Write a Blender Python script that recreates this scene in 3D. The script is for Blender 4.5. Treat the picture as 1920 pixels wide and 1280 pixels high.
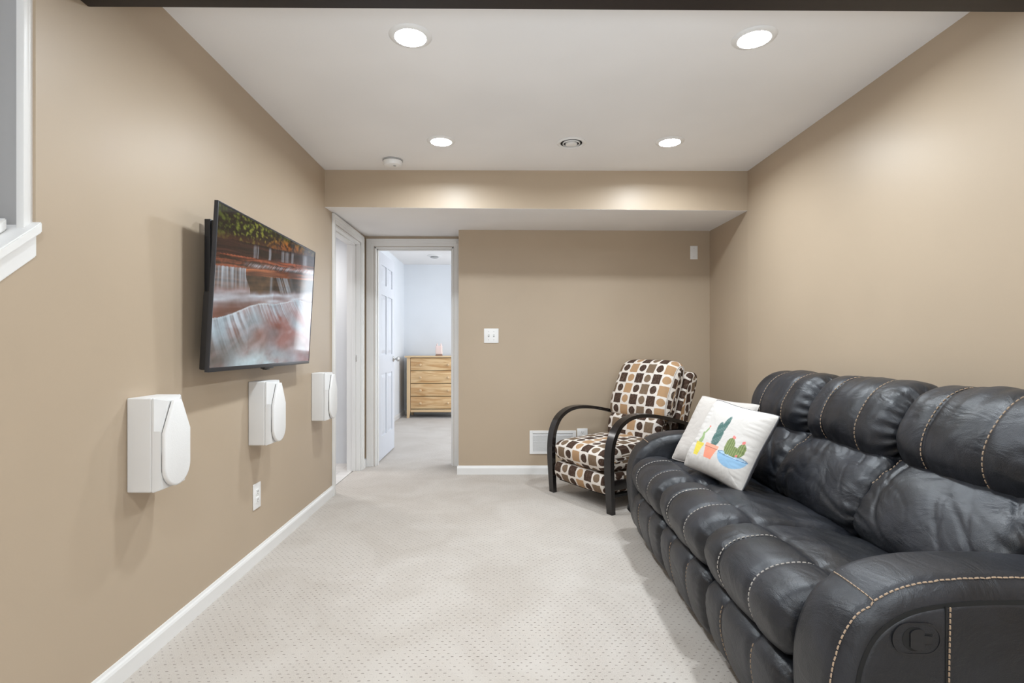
import bpy, bmesh, math, random
import numpy as np
from mathutils import Vector, Matrix, noise
random.seed(7)
PI = math.pi
for o in list(bpy.data.objects): bpy.data.objects.remove(o)
S = bpy.context.scene
COL = S.collection

# ------------------------------------------------------------------ camera, world, exposure
cd = bpy.data.cameras.new('camera'); cam = bpy.data.objects.new('camera', cd); COL.objects.link(cam)
cd.sensor_width = 36; cd.lens = 18.75; cd.clip_start = 0.05
cd.shift_x = 0.00587; cd.shift_y = 0.0052
cam.location = (0, 0, 1.14); cam.rotation_euler = (PI/2, 0, -math.radians(0.5))
S.camera = cam
S.view_settings.view_transform = 'Standard'; S.view_settings.look = 'None'
S.view_settings.gamma = 1; S.view_settings.use_curve_mapping = False
S.view_settings.exposure = 0.37
W = bpy.data.worlds.new('world'); S.world = W; W.use_nodes = True
W.node_tree.nodes['Background'].inputs[0].default_value = (0.9, 0.95, 1, 1)
W.node_tree.nodes['Background'].inputs[1].default_value = 0.6

CAN_POWER = 12.0
def lamp(name, loc, power, size, color=(1, 1, 1), rot=(0, 0, 0), shape='DISK', sy=None, spread=PI):
    l = bpy.data.lights.new(name, 'AREA'); l.energy = power; l.shape = shape; l.size = size
    if sy: l.size_y = sy
    l.color = color; l.spread = spread
    o = bpy.data.objects.new(name, l); COL.objects.link(o); o.location = loc; o.rotation_euler = rot
    return o
WARM = (.85, .935, 1.0)
CANS = [(-.38, 2.235), (1.064, 2.235), (-.38, 3.372), (1.067, 3.37)]
REAR_CANS = [(-.38, .25), (1.064, .25), (-.38, -1.25), (1.064, -1.25)]
for c in CANS: lamp('can_light', (c[0], c[1], 2.418), CAN_POWER, .13, WARM, spread=math.radians(166))
for c in REAR_CANS: lamp('can_light', (c[0], c[1], 2.418), CAN_POWER*.95, .13, WARM, spread=math.radians(166))
# added ambient fill at the far rear wall; no opening is built there
lamp('rear_fill', (.25, -2.93, 1.15), 20, 2.6, (.84, .93, 1), (PI/2, 0, 0), 'RECTANGLE', 2.0)
# bedroom window on its right hand wall, with added lights for the side rooms
# unseen upward fill light added behind the camera to brighten the ceiling
U_ = lamp('fill_uplight', (.3, -.35, .95), 10, .5, WARM, (0, 0, 0), spread=math.radians(95)); U_.rotation_euler = (math.radians(180-52), 0, 0)
lamp('bedroom_daylight', (1.9, 7.0, 1.5), 40, 1.8, (.90, .95, 1), (0, PI/2, 0), 'RECTANGLE', 1.3)
lamp('bedroom_fill', (.2, 6.6, 2.5), 11, .35, (.96, .98, 1))  # unseen overhead light added to brighten the bedroom
lamp('bathroom_fill', (-2.2, 4.9, 2.2), 14, .35, (1, .98, .96))  # added light, out of view, brightens the bathroom
lamp('stair_fill', (-1.9, .6, 3.6), 4, .3, WARM)  # stairwell fill, added with no visible source

# ------------------------------------------------------------------ node helper
class V:
    def __init__(s, nt, k): s.nt = nt; s.k = k
    def op(s, o, *b):
        n = s.nt.nodes.new('ShaderNodeMath'); n.operation = o
        for i, x in enumerate((s,)+b):
            if isinstance(x, V): s.nt.links.new(x.k, n.inputs[i])
            else: n.inputs[i].default_value = x
        return V(s.nt, n.outputs[0])
    def __add__(s, b): return s.op('ADD', b)
    def __sub__(s, b): return s.op('SUBTRACT', b)
    def __mul__(s, b): return s.op('MULTIPLY', b)
    def __lt__(s, b): return s.op('LESS_THAN', b)
    def __gt__(s, b): return s.op('GREATER_THAN', b)
    def fl(s): return s.op('FLOOR')
    def ab(s): return s.op('ABSOLUTE')
    def mod2(s): return s.op('FLOORED_MODULO', 2.0)
    def mn(s, b): return s.op('MINIMUM', b)
    def mx(s, b): return s.op('MAXIMUM', b)
def hyp(a, b): return (a*a + b*b).op('SQRT')
def newmat(name, color=(.8, .8, .8), rough=.5, metal=0, spec=.5):
    m = bpy.data.materials.new(name); m.use_nodes = True
    b = m.node_tree.nodes['Principled BSDF']
    b.inputs['Base Color'].default_value = (*color, 1); b.inputs['Roughness'].default_value = rough
    b.inputs['Metallic'].default_value = metal; b.inputs['Specular IOR Level'].default_value = spec
    m.diffuse_color = (*color, 1)
    return m, m.node_tree, b
def tex(nt, kind='ShaderNodeTexNoise', scale=5, coord='Object', stretch=None, **kw):
    tc = nt.nodes.new('ShaderNodeTexCoord'); t = nt.nodes.new(kind)
    src = tc.outputs[coord]
    if stretch:
        mp = nt.nodes.new('ShaderNodeMapping'); mp.inputs['Scale'].default_value = stretch
        nt.links.new(src, mp.inputs[0]); src = mp.outputs[0]
    nt.links.new(src, t.inputs['Vector']); t.inputs['Scale'].default_value = scale
    for k, v in kw.items(): t.inputs[k.replace('_', ' ')].default_value = v
    return t
def bump(nt, b, sock, strength, dist=.01, prev=None):
    n = nt.nodes.new('ShaderNodeBump'); n.inputs['Strength'].default_value = strength; n.inputs['Distance'].default_value = dist
    nt.links.new(sock, n.inputs['Height'])
    if prev: nt.links.new(prev, n.inputs['Normal'])
    nt.links.new(n.outputs[0], b.inputs['Normal']); return n.outputs[0]
def mix(nt, fac, a, b):
    n = nt.nodes.new('ShaderNodeMix'); n.data_type = 'RGBA'
    if isinstance(fac, V): fac = fac.k
    if isinstance(fac, (int, float)): n.inputs['Factor'].default_value = fac
    else: nt.links.new(fac, n.inputs['Factor'])
    for nm, x in (('A', a), ('B', b)):
        s = [i for i in n.inputs if i.name == nm and i.type == 'RGBA'][0]
        if isinstance(x, tuple): s.default_value = (*x, 1)
        else: nt.links.new(x, s)
    return [o for o in n.outputs if o.type == 'RGBA'][0]
def ramp(nt, sock, lo, hi):
    n = nt.nodes.new('ShaderNodeMapRange'); n.inputs[1].default_value = lo; n.inputs[2].default_value = hi
    nt.links.new(sock, n.inputs[0]); return n.outputs[0]
def paint(name, c, rough=.5, spec=.5, b_=.06):
    m, nt, b = newmat(name, c, rough, 0, spec)
    n = tex(nt, scale=160, Detail=3); bump(nt, b, n.outputs[0], b_, .002)
    n2 = tex(nt, scale=1.3, Detail=2)
    k = mix(nt, ramp(nt, n2.outputs[0], .35, .65), tuple(x*.97 for x in c), tuple(min(1, x*1.03) for x in c))
    nt.links.new(k, b.inputs['Base Color']); return m
M = {}
M['wall'] = paint('tan_wall_paint', (.47, .372, .272), .42, .4)
M['ceil'] = paint('white_ceiling_paint', (.90, .885, .88), .9, .2, .12)
M['trim'] = paint('white_trim_paint', (.80, .79, .775), .38, .5, .02)
M['bedwall'] = paint('pale_blue_white_paint', (.80, .83, .87), .6, .4)
M['bathwall'] = paint('pale_grey_paint', (.76, .76, .79), .6, .4)
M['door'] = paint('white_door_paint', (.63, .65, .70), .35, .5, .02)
M['beam'] = paint('dark_brown_paint', (.018, .013, .012), .5, .3)
M['greyshade'] = paint('stairwell_shade_grey', (.42, .41, .405), .5, .4, .02)  # grey stands in for the stairwell wall in shade
M['plate'] = newmat('white_plastic', (.86, .85, .84), .3)[0]
M['slot'] = newmat('dark_slot', (.05, .045, .04), .6)[0]
M['grey'] = newmat('grey_plastic', (.42, .42, .42), .5)[0]
M['speaker'] = paint('satin_white_cabinet', (.76, .75, .74), .45, .4, .02)
M['grille'] = paint('white_cloth_grille', (.82, .81, .80), .8, .2, .25)
M['chrome'] = newmat('satin_nickel', (.55, .54, .52), .25, 1)[0]
M['blackplastic'] = newmat('black_plastic', (.012, .012, .014), .35)[0]
M['bezel'] = newmat('dark_grey_bezel', (.05, .052, .06), .3, .5)[0]
M['blackwood'] = paint('black_lacquered_wood', (.010, .008, .008), .22, .6, .01)
M['darkgap'] = newmat('black_fabric_underside', (.01, .01, .01), .9)[0]
def emis(name, c, s):
    m, nt, b = newmat(name, (.8, .8, .8), .4)
    b.inputs['Emission Color'].default_value = (*c, 1); b.inputs['Emission Strength'].default_value = s; return m
M['sky'] = emis('daylight_outside_pane', (.85, .93, 1), 2.2)
M['lens'] = emis('lit_lens', (.92, .97, 1), 30)
# leather
def leather():
    m, nt, b = newmat('charcoal_leather', (.03, .031, .036), .36, 0, .55)
    n = tex(nt, scale=5, Detail=4, Distortion=.6)
    k = mix(nt, ramp(nt, n.outputs[0], .38, .68), (.008, .009, .012), (.020, .022, .029))
    nt.links.new(k, b.inputs['Base Color'])
    r = nt.nodes.new('ShaderNodeMapRange'); r.inputs[3].default_value = .33; r.inputs[4].default_value = .5
    nt.links.new(n.outputs[0], r.inputs[0]); nt.links.new(r.outputs[0], b.inputs['Roughness'])
    v = tex(nt, 'ShaderNodeTexVoronoi', scale=330); g = bump(nt, b, v.outputs['Distance'], .22, .0012)
    w = tex(nt, scale=11, Detail=5, Distortion=1.4, stretch=(1, .55, 1)); g = bump(nt, b, w.outputs[0], .34, .016, g)
    return m
M['leather'] = leather()
M['thread'] = newmat('tan_thread', (.40, .29, .20), .6)[0]
M['palethread'] = newmat('pale_thread', (.50, .46, .42), .6)[0]
# carpet
def carpet():
    m, nt, b = newmat('beige_carpet', (.5, .45, .4), .95, 0, .1)
    tc = nt.nodes.new('ShaderNodeTexCoord'); sp = nt.nodes.new('ShaderNodeSeparateXYZ'); nt.links.new(tc.outputs['Object'], sp.inputs[0])
    x = V(nt, sp.outputs[0]); y = V(nt, sp.outputs[1])
    w = tex(nt, scale=14, Detail=2)
    wob = V(nt, w.outputs[0])*.5
    v = y*(1/.020) + wob; j = v.fl(); u = x*(1/.032) + j.mod2()*.5 + wob*.7
    lu = u - u.fl() - .5; lv = v - v.fl() - .5
    d = hyp(lu*.62, lv*1.0)
    dot = (d < .11)
    drop = tex(nt, scale=70, Detail=1); keep = V(nt, drop.outputs[0]) > .46
    dot = dot*keep
    f = tex(nt, scale=240, Detail=3); f2 = tex(nt, scale=2.2, Detail=4, Distortion=1.2)
    c = mix(nt, ramp(nt, f.outputs[0], .3, .7), (.405, .358, .315), (.515, .465, .415))
    c = mix(nt, ramp(nt, f2.outputs[0], .35, .7), c, (.53, .485, .44))
    c = mix(nt, dot*.68, c, (.15, .12, .10))
    nt.links.new(c, b.inputs['Base Color'])
    h = V(nt, f.outputs[0])*.35 - dot*1.0
    bump(nt, b, h.k, .55, .005)
    b.inputs['Sheen Weight'].default_value = .25
    return m
M['carpet'] = carpet()
def tilefloor():
    m, nt, b = newmat('pale_bathroom_tile', (.75, .72, .69), .35)
    t = tex(nt, 'ShaderNodeTexBrick', scale=2.2); t.inputs['Color1'].default_value = (.74, .71, .68, 1)
    t.inputs['Color2'].default_value = (.68, .65, .62, 1); t.inputs['Mortar'].default_value = (.6, .58, .56, 1); t.inputs['Mortar Size'].default_value = .01
    nt.links.new(t.outputs[0], b.inputs['Base Color']); return m
M['tile'] = tilefloor()
# patterned upholstery, driven by the mesh UVs (1 unit = one cell)
def fabric():
    m, nt, b = newmat('circles_and_squares_upholstery', (.5, .4, .3), .85, 0, .2)
    uv = nt.nodes.new('ShaderNodeUVMap'); uv.uv_map = 'UVMap'; sp = nt.nodes.new('ShaderNodeSeparateXYZ'); nt.links.new(uv.outputs[0], sp.inputs[0])
    n0 = tex(nt, scale=30, Detail=1); wob = (V(nt, n0.outputs[0]) - .5)*.10
    u = V(nt, sp.outputs[0]) + wob; v = V(nt, sp.outputs[1]) + wob
    i = u.fl(); j = v.fl(); a = (u - i - .5).ab(); c = (v - j - .5).ab()
    circ = (i + j).mod2() < .5
    notc = circ*-1.0 + 1.0
    inc = (hyp(a, c) < .365)*circ
    nd = hyp(a*-1.0 + 1.0, c).mn(hyp(a, c*-1.0 + 1.0))
    insq = (nd > .50)*(a.mx(c) < .455)*notc
    fill = inc + insq
    jodd = j.mod2() > .5
    dark = circ*jodd + notc*(jodd*-1.0 + 1.0)
    tan = ((i*.5).fl().mod2()) < .5
    st = tex(nt, scale=9, Detail=3, stretch=(14, 1, 6))
    light = mix(nt, tan, (.185, .125, .080), (.42, .255, .135))
    colr = mix(nt, dark, light, (.060, .033, .023))
    colr = mix(nt, (V(nt, ramp(nt, st.outputs[0], .5, .75)))*.35, colr, (.30, .24, .18))
    colr = mix(nt, fill, (.72, .66, .60), colr)
    nt.links.new(colr, b.inputs['Base Color'])
    g = tex(nt, scale=420, Detail=2); p = bump(nt, b, g.outputs[0], .3, .001)
    bump(nt, b, fill.k, .25, .002, p)
    return m
M['fabric'] = fabric()
def wood():
    m, nt, b = newmat('knotty_pale_pine', (.6, .4, .2), .4)
    w = tex(nt, scale=3.0, Detail=5, Distortion=1.6, stretch=(.55, 1, 5))
    c = mix(nt, ramp(nt, w.outputs[0], .36, .62), (.80, .57, .31), (.56, .31, .125))
    w2 = tex(nt, scale=26, Detail=3, stretch=(.1, 1, 3)); c = mix(nt, V(nt, ramp(nt, w2.outputs[0], .4, .8))*.35, c, (.70, .52, .32))
    nt.links.new(c, b.inputs['Base Color']); return m
M['wood'] = wood()
M['woodend'] = newmat('pale_pine_edge', (.74, .53, .31), .45)[0]
M['gap'] = newmat('shadowed_inside', (.08, .05, .03), .8)[0]
def cloth(name, c):
    m, nt, b = newmat(name, c, .9, 0, .15)
    n = tex(nt, scale=500, Detail=1); g = bump(nt, b, n.outputs[0], .2, .0006)
    n2 = tex(nt, scale=9, Detail=3, Distortion=1.2, stretch=(1, 1.6, 1)); bump(nt, b, n2.outputs[0], .35, .012, g); return m
M['cream'] = cloth('cream_cotton', (.54, .50, .465))
M['greycloth'] = cloth('grey_knit', (.12, .12, .13))
m, nt, b = newmat('printed_cotton', (1, 1, 1), .9, 0, .15)
at_ = nt.nodes.new('ShaderNodeAttribute'); at_.attribute_name = 'print'; nt.links.new(at_.outputs[0], b.inputs['Base Color'])
n = tex(nt, scale=9, Detail=3, Distortion=1.2, stretch=(1, 1.6, 1)); bump(nt, b, n.outputs[0], .3, .012); M['print'] = m
m, nt, b = newmat('lit_screen_picture', (0, 0, 0), .06, 0, .6)
at_ = nt.nodes.new('ShaderNodeAttribute'); at_.attribute_name = 'print'; nt.links.new(at_.outputs[0], b.inputs['Emission Color'])
b.inputs['Base Color'].default_value = (.004, .004, .005, 1); b.inputs['Emission Strength'].default_value = .72; b.inputs['IOR'].default_value = 1.75; M['screen'] = m
m, nt, b = newmat('pink_glass', (.88, .72, .68), .25); b.inputs['Subsurface Weight'].default_value = .3; M['pink'] = m
m, nt, b = newmat('bathroom_mirror_grey', (.5, .5, .5), .4); M['midgrey'] = m

# ------------------------------------------------------------------ mesh helpers
def link(name, me, mat=None, parent=None, smooth=False):
    o = bpy.data.objects.new(name, me); COL.objects.link(o)
    if mat is not None and not me.materials: me.materials.append(mat)
    if smooth:
        me.polygons.foreach_set('use_smooth', [True]*len(me.polygons))
    if parent is not None: o.parent = parent
    return o
def tag(o, label=None, cat=None, group=None, kind=None):
    if label: o['label'] = label
    if cat: o['category'] = cat
    if group: o['group'] = group
    if kind: o['kind'] = kind
    return o
def thing(name, label, cat, loc=(0, 0, 0), rz=0, group=None):
    o = bpy.data.objects.new(name, None); COL.objects.link(o); o.location = loc; o.rotation_euler = (0, 0, rz)
    o.empty_display_size = .1
    return tag(o, label, cat, group)
def bm_obj(name, bm, mat, parent=None, smooth=False, origin=None, auto=None):
    if origin is not None: bmesh.ops.translate(bm, verts=bm.verts, vec=-Vector(origin))
    me = bpy.data.meshes.new(name); bmesh.ops.recalc_face_normals(bm, faces=bm.faces); bm.to_mesh(me); bm.free()
    o = link(name, me, mat, parent, smooth)
    if auto is not None:
        me.polygons.foreach_set('use_smooth', [True]*len(me.polygons)); me.set_sharp_from_angle(angle=math.radians(auto))
    if origin is not None: o.location = origin
    return o
def box(bm, lo, hi, bev=0, seg=2, mtx=None):
    c = [(a+b)/2 for a, b in zip(lo, hi)]; s = [abs(b-a) for a, b in zip(lo, hi)]
    t = bmesh.new(); bmesh.ops.create_cube(t, size=1)
    for v in t.verts: v.co = Vector((v.co.x*s[0]+c[0], v.co.y*s[1]+c[1], v.co.z*s[2]+c[2]))
    if bev: bmesh.ops.bevel(t, geom=t.edges[:], offset=bev, segments=seg, affect='EDGES', profile=.6)
    if mtx: bmesh.ops.transform(t, matrix=mtx, verts=t.verts)
    me = bpy.data.meshes.new('t'); t.to_mesh(me); t.free(); bm.from_mesh(me); bpy.data.meshes.remove(me)
def boxes(name, L, mat, parent=None, bev=0, origin=None, seg=2):
    bm = bmesh.new()
    for lo, hi in L: box(bm, lo, hi, bev, seg)
    return bm_obj(name, bm, mat, parent, origin=origin, auto=40 if bev else None)
def prism(bm, pts, a, b, axis='x'):
    # pts: outline in the other two axes
    def P(p, t): return {'x': (t, p[0], p[1]), 'y': (p[0], t, p[1]), 'z': (p[0], p[1], t)}[axis]
    A = [bm.verts.new(P(p, a)) for p in pts]; B = [bm.verts.new(P(p, b)) for p in pts]
    n = len(pts); bm.faces.new(A); bm.faces.new(B[::-1])
    for i in range(n): bm.faces.new((A[i], B[i], B[(i+1) % n], A[(i+1) % n]))
def lathe(bm, prof, c, axis='z', seg=40, hollow=False):
    # prof: (radius, height) list
    rings = []
    for r, h in prof:
        ring = []
        for k in range(seg):
            a = 2*PI*k/seg; x, y = r*math.cos(a), r*math.sin(a)
            p = {'z': (x, y, h), 'x': (h, x, y), 'y': (x, h, y)}[axis]
            ring.append(bm.verts.new(Vector(p)+Vector(c)))
        rings.append(ring)
    for a, b in zip(rings, rings[1:]):
        for k in range(seg): bm.faces.new((a[k], a[(k+1) % seg], b[(k+1) % seg], b[k]))
    if hollow:      # hollow ring: join the last outline back to the first
        for k in range(seg): bm.faces.new((rings[-1][k], rings[-1][(k+1) % seg], rings[0][(k+1) % seg], rings[0][k]))
        return
    for r in (rings[0], rings[-1]):
        if len({tuple(v.co) for v in r}) > 2: bm.faces.new(r)
def catmull(pts, n, closed=True):
    P = [Vector(p) for p in pts]; m = len(P); out = []
    rng = m if closed else m-1
    for i in range(rng):
        p0, p1, p2, p3 = (P[(i-1) % m] if closed or i > 0 else P[0]*2-P[1], P[i], P[(i+1) % m], P[(i+2) % m] if closed or i < m-2 else P[-1]*2-P[-2])
        for k in range(16):
            t = k/16
            out.append(.5*((2*p1)+(p2-p0)*t+(2*p0-5*p1+4*p2-p3)*t*t+(3*p1-p0-3*p2+p3)*t**3))
    if not closed: out.append(P[-1])
    seq = out + ([out[0]] if closed else [])
    L = [0]
    for a, b in zip(seq, seq[1:]): L.append(L[-1]+(b-a).length)
    tot = L[-1]; res = []; k = 0
    cnt = n if closed else n-1
    for i in range(n):
        d = tot*i/cnt
        while k < len(L)-2 and L[k+1] < d: k += 1
        f = (d-L[k])/max(1e-9, L[k+1]-L[k]); res.append(seq[k].lerp(seq[k+1], min(1, f)))
    return res, tot
class Loft:
    """closed 2D profile swept along an axis, inset per ring (rounded ends) and displaced along its normal"""
    def __init__(s, prof, e0, e1, N=90, R=50, r=.05, disp=None, mp=None, capround=None, rz=.0, wr=0, seed=0):
        s.P, s.tot = catmull(prof, N); s.N = N; s.e0, s.e1, s.r = e0, e1, r; s.disp = disp; s.wr = wr; s.seed = seed
        s.mp = mp or (lambda a, e, b: Vector((a, e, b)))
        A = sum(s.P[i].x*s.P[(i+1) % N].y-s.P[(i+1) % N].x*s.P[i].y for i in range(N))
        sg = 1 if A > 0 else -1
        s.nrm = []
        for i in range(N):
            t = s.P[(i+1) % N]-s.P[i-1]; s.nrm.append(Vector((t.y, -t.x)).normalized()*sg)
        # ring stations: denser at the rounded ends
        L = e1-e0; q = 7; st = [e0+r*(1-math.cos(PI/2*k/q)) for k in range(q)]
        st += [e0+r+(L-2*r)*k/R for k in range(R+1)] + [e1-r*(1-math.cos(PI/2*k/q)) for k in range(q-1, -1, -1)]
        s.st = st
        s.idx = lambda f: int(round(f*N)) % N
    def inset(s, e):
        d = min(e-s.e0, s.e1-e); r = s.r
        return 0 if d >= r else r-math.sqrt(max(0, r*r-(r-d)**2))
    def pt(s, e, i, lift=0):
        p = s.P[i % s.N]; n = s.nrm[i % s.N]; ins = s.inset(e)
        t = (e-s.e0)/(s.e1-s.e0)*2-1
        d = s.disp(t, p, (i % s.N)/s.N, e) if s.disp else 0
        if s.wr: d += s.wr*noise.noise(Vector((p.x*9+s.seed, e*9, p.y*9)))
        q = p - n*(ins+d-lift)
        return s.mp(q.x, e, q.y)
    def near(s, x, z):
        v = Vector((x, z)); return min(range(s.N), key=lambda i: (s.P[i]-v).length)
    def build(s, name, mat, parent, cell=None, capinset=0, uo=(0, 0)):
        N = s.N; V_ = []; F = []; UV = []
        for e in s.st:
            for i in range(N): V_.append(s.pt(e, i))
        R = len(s.st); du = s.tot/N
        q = 7; arc = [(-(PI/2-1)*s.r*(1-k/q))+s.st[k]*0+s.e0+s.r-s.r*(1-k/q) for k in range(q)] if cell else s.st
        if cell: arc = arc + s.st[q:R-q] + [s.e0+s.e1-x for x in arc[::-1]]
        def uv(k, i): return (arc[k], i*du)
        for k in range(R-1):
            for i in range(N):
                j = (i+1) % N
                F.append((k*N+i, k*N+j, (k+1)*N+j, (k+1)*N+i))
                UV += [uv(k, i), uv(k, i+1), uv(k+1, i+1), uv(k+1, i)]
        F.append(tuple(range(N-1, -1, -1))); UV += [(s.P[i].x, s.P[i].y) for i in range(N-1, -1, -1)]
        F.append(tuple((R-1)*N+i for i in range(N))); UV += [(s.P[i].x, s.P[i].y) for i in range(N)]
        me = bpy.data.meshes.new(name); me.from_pydata(V_, [], F); me.update()
        if cell:
            l = me.uv_layers.new(name='UVMap')
            l.data.foreach_set('uv', np.array([(a/cell+uo[0], b/cell+uo[1]) for a, b in UV], dtype='f').ravel())
        bm = bmesh.new(); bm.from_mesh(me); bmesh.ops.recalc_face_normals(bm, faces=bm.faces); bm.to_mesh(me); bm.free()
        return link(name, me, mat, parent, True)
def stitches(bm, path, dash=.011, gap=.005, w=.0032, h=.0024):
    """path: list of (point, outward)"""
    L = [0]
    for a, b in zip(path, path[1:]): L.append(L[-1]+(b[0]-a[0]).length)
    def at(d):
        for k in range(len(L)-1):
            if L[k+1] >= d:
                f = (d-L[k])/max(1e-9, L[k+1]-L[k]); return path[k][0].lerp(path[k+1][0], f), path[k][1].lerp(path[k+1][1], f)
        return path[-1]
    d = 0
    while d+dash < L[-1]:
        a, n1 = at(d); b, n2 = at(d+dash); t = (b-a)
        if t.length > 1e-6:
            n = (n1+n2).normalized(); s = t.normalized().cross(n)*w/2
            vs = [bm.verts.new(x) for x in (a-s, a+s, b+s, b-s)]; up = n*h; m = (a+b)/2
            vt = [bm.verts.new(x+up) for x in (a.lerp(m, .25)-s*.6, a.lerp(m, .25)+s*.6, b.lerp(m, .25)+s*.6, b.lerp(m, .25)-s*.6)]
            bm.faces.new(vt)
            for k in range(4): bm.faces.new((vs[k], vs[(k+1) % 4], vt[(k+1) % 4], vt[k]))
        d += dash+gap
def seam(bm, L, e, i0, i1, off=0, lift=.0005, **kw):
    path = []; step = 1 if i1 >= i0 else -1
    for i in range(i0, i1+step, step):
        p = L.pt(e+off, i, lift); q = L.pt(e+off, i, lift+.01); path.append((p, (q-p).normalized()))
    stitches(bm, path, **kw)
def tube(bm, path, rad, seg=10):
    rings = []
    for k, p in enumerate(path):
        t = (path[min(k+1, len(path)-1)]-path[max(k-1, 0)]).normalized()
        u = t.orthogonal().normalized() if k == 0 else (u-t*u.dot(t)).normalized()
        w = t.cross(u)
        rings.append([bm.verts.new(p+(u*math.cos(2*PI*a/seg)+w*math.sin(2*PI*a/seg))*rad) for a in range(seg)])
    for a, b in zip(rings, rings[1:]):
        for k in range(seg): bm.faces.new((a[k], a[(k+1) % seg], b[(k+1) % seg], b[k]))
    bm.faces.new(rings[0]); bm.faces.new(rings[-1])

# ------------------------------------------------------------------ room shell
XL, XR, YB, YD, ZC = -1.298, 1.823, 4.775, 5.105, 2.44
XR2 = 1.872        # the right wall leans out slightly towards the far corner
ST = dict(kind='structure')
def struct(name, L, mat, bev=0, **k):
    return tag(boxes(name, L, mat, bev=bev, **k), kind='structure')
bm = bmesh.new()
box(bm, (-1.36, -3, -.05), (2.0, 5.2, 0)); box(bm, (-1.9, 5.2, -.05), (2.1, 9.3, 0))
tag(bm_obj('floor', bm, M['carpet']), kind='structure')
# left wall with the stair opening (sloping sill) and the bathroom doorway
T = .12
def capz(y): return 1.4875-(1.498-y)*.784
bm = bmesh.new()
prism(bm, [(1.498, -.02), (4.165, -.02), (4.165, ZC+.1), (1.498, ZC+.1)], XL-T, XL)
prism(bm, [(.1, -.02), (1.498, -.02), (1.498, capz(1.498)-.03), (.1, capz(.1)-.03)], XL-T, XL)
prism(bm, [(-3, -.02), (.1, -.02), (.1, capz(.1)-.03), (-.1, ZC+.1), (-3, ZC+.1)], XL-T, XL)
prism(bm, [(4.165, 2.095), (4.925, 2.095), (4.925, ZC+.1), (4.165, ZC+.1)], XL-T, XL)
prism(bm, [(4.925, -.02), (YD+T, -.02), (YD+T, ZC+.1), (4.925, ZC+.1)], XL-T, XL)
prism(bm, [(-.1, 2.9), (1.498, 2.9), (1.498, 3.0), (-.1, 3.0)], XL-T, XL)
tag(bm_obj('wall_left', bm, M['wall']), kind='structure')
bm = bmesh.new(); prism(bm, [(XR-.01, -3), (XR, 3.93), (XR2, YB), (XR2+.01, YD+T), (XR2+.15, YD+T), (XR+.15, -3)], -.02, ZC+.1, 'z')
tag(bm_obj('wall_right', bm, M['wall']), kind='structure')
bm = bmesh.new()
XC = -.382   # outer corner where the back wall steps back to the bedroom door
prism(bm, [(XC, YB), (1.95, YB), (1.95, YB+T), (XC+.02, YB+T), (XC+.02, YD), (XC, YD)], -.02, ZC, 'z')
tag(bm_obj('wall_back', bm, M['wall']), kind='structure')
DX0, DX1, DZ = -1.212, -.456, 2.095
struct('wall_door', [((XL-T, YD, -.02), (DX0, YD+T, ZC)), ((DX1, YD, -.02), (XC+.1, YD+T, ZC)), ((DX0, YD, DZ), (DX1, YD+T, ZC))], M['wall'])
struct('wall_rear', [((XL-T, -3.12, -.02), (2.0, -3, ZC+.1))], M['wall'])
struct('ceiling', [((XL, -3, ZC), (2.0, YD+T, ZC+.1))], M['ceil'])
# dropped bulkhead in front of the back wall: tan face, white underside
bm = bmesh.new()
YF = 3.932
v = [bm.verts.new(p) for p in ((XL, YF, 2.168), (XR, YF, 2.148), (XR, YF, ZC), (XL, YF, ZC), (XL, YF+.02, 2.168), (XR+.01, YF+.02, 2.148), (XR+.01, YF+.02, ZC), (XL, YF+.02, ZC))]
for f in ((0, 1, 2, 3), (4, 7, 6, 5), (0, 4, 5, 1), (1, 5, 6, 2), (3, 2, 6, 7), (0, 3, 7, 4)): bm.faces.new([v[i] for i in f])
tag(bm_obj('wall_bulkhead', bm, M['wall']), kind='structure')
bm = bmesh.new()
lo = [(XL, YF+.002, 2.1665), (XR, YF+.002, 2.1465), (XR2, YB, 2.180), (XR2, YD, 2.195), (XL, YD, 2.195), (XL, YB, 2.187)]
A = [bm.verts.new(p) for p in lo]; B = [bm.verts.new((p[0], p[1], p[2]+.05)) for p in lo]
bm.faces.new(A); bm.faces.new(B[::-1])
for i in range(6): bm.faces.new((A[i], B[i], B[(i+1) % 6], A[(i+1) % 6]))
tag(bm_obj('ceiling_soffit', bm, M['ceil']), kind='structure')
# dark beam crossing the room close to the camera
o = struct('ceiling_beam', [((XL, 1.52, 2.207), (XR, 1.688, ZC))], M['beam'], .004)
# baseboards: profiled strip
BP = [(0, 0), (.013, 0), (.013, .055), (.010, .064), (.006, .070), (.004, .078), (0, .078)]
def baseboard(name, a, b, nrm, mat=None):
    a, b = Vector(a), Vector(b); n = Vector(nrm).normalized(); bm = bmesh.new()
    A = [bm.verts.new((a.x+n.x*p, a.y+n.y*p, h)) for p, h in BP]; B = [bm.verts.new((b.x+n.x*p, b.y+n.y*p, h)) for p, h in BP]
    bm.faces.new(A); bm.faces.new(B)
    for i in range(len(BP)): j = (i+1) % len(BP); bm.faces.new((A[i], A[j], B[j], B[i]))
    return tag(bm_obj(name, bm, mat or M['trim']), kind='structure')
baseboard('baseboard_left', (XL, -3), (XL, 4.095), (1, 0))
baseboard('baseboard_left.001', (XL, 4.998), (XL, YD), (1, 0))
baseboard('baseboard_back', (XC-.013, YB), (XR2, YB), (0, -1))
baseboard('baseboard_return', (XC, YB), (XC, YD-.015), (-1, 0))
baseboard('baseboard_right', (XR-.008, -3), (XR, 3.93), (-1, 0))
baseboard('baseboard_right.001', (XR, 3.93), (XR2, YB), (-1, 0))
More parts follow.
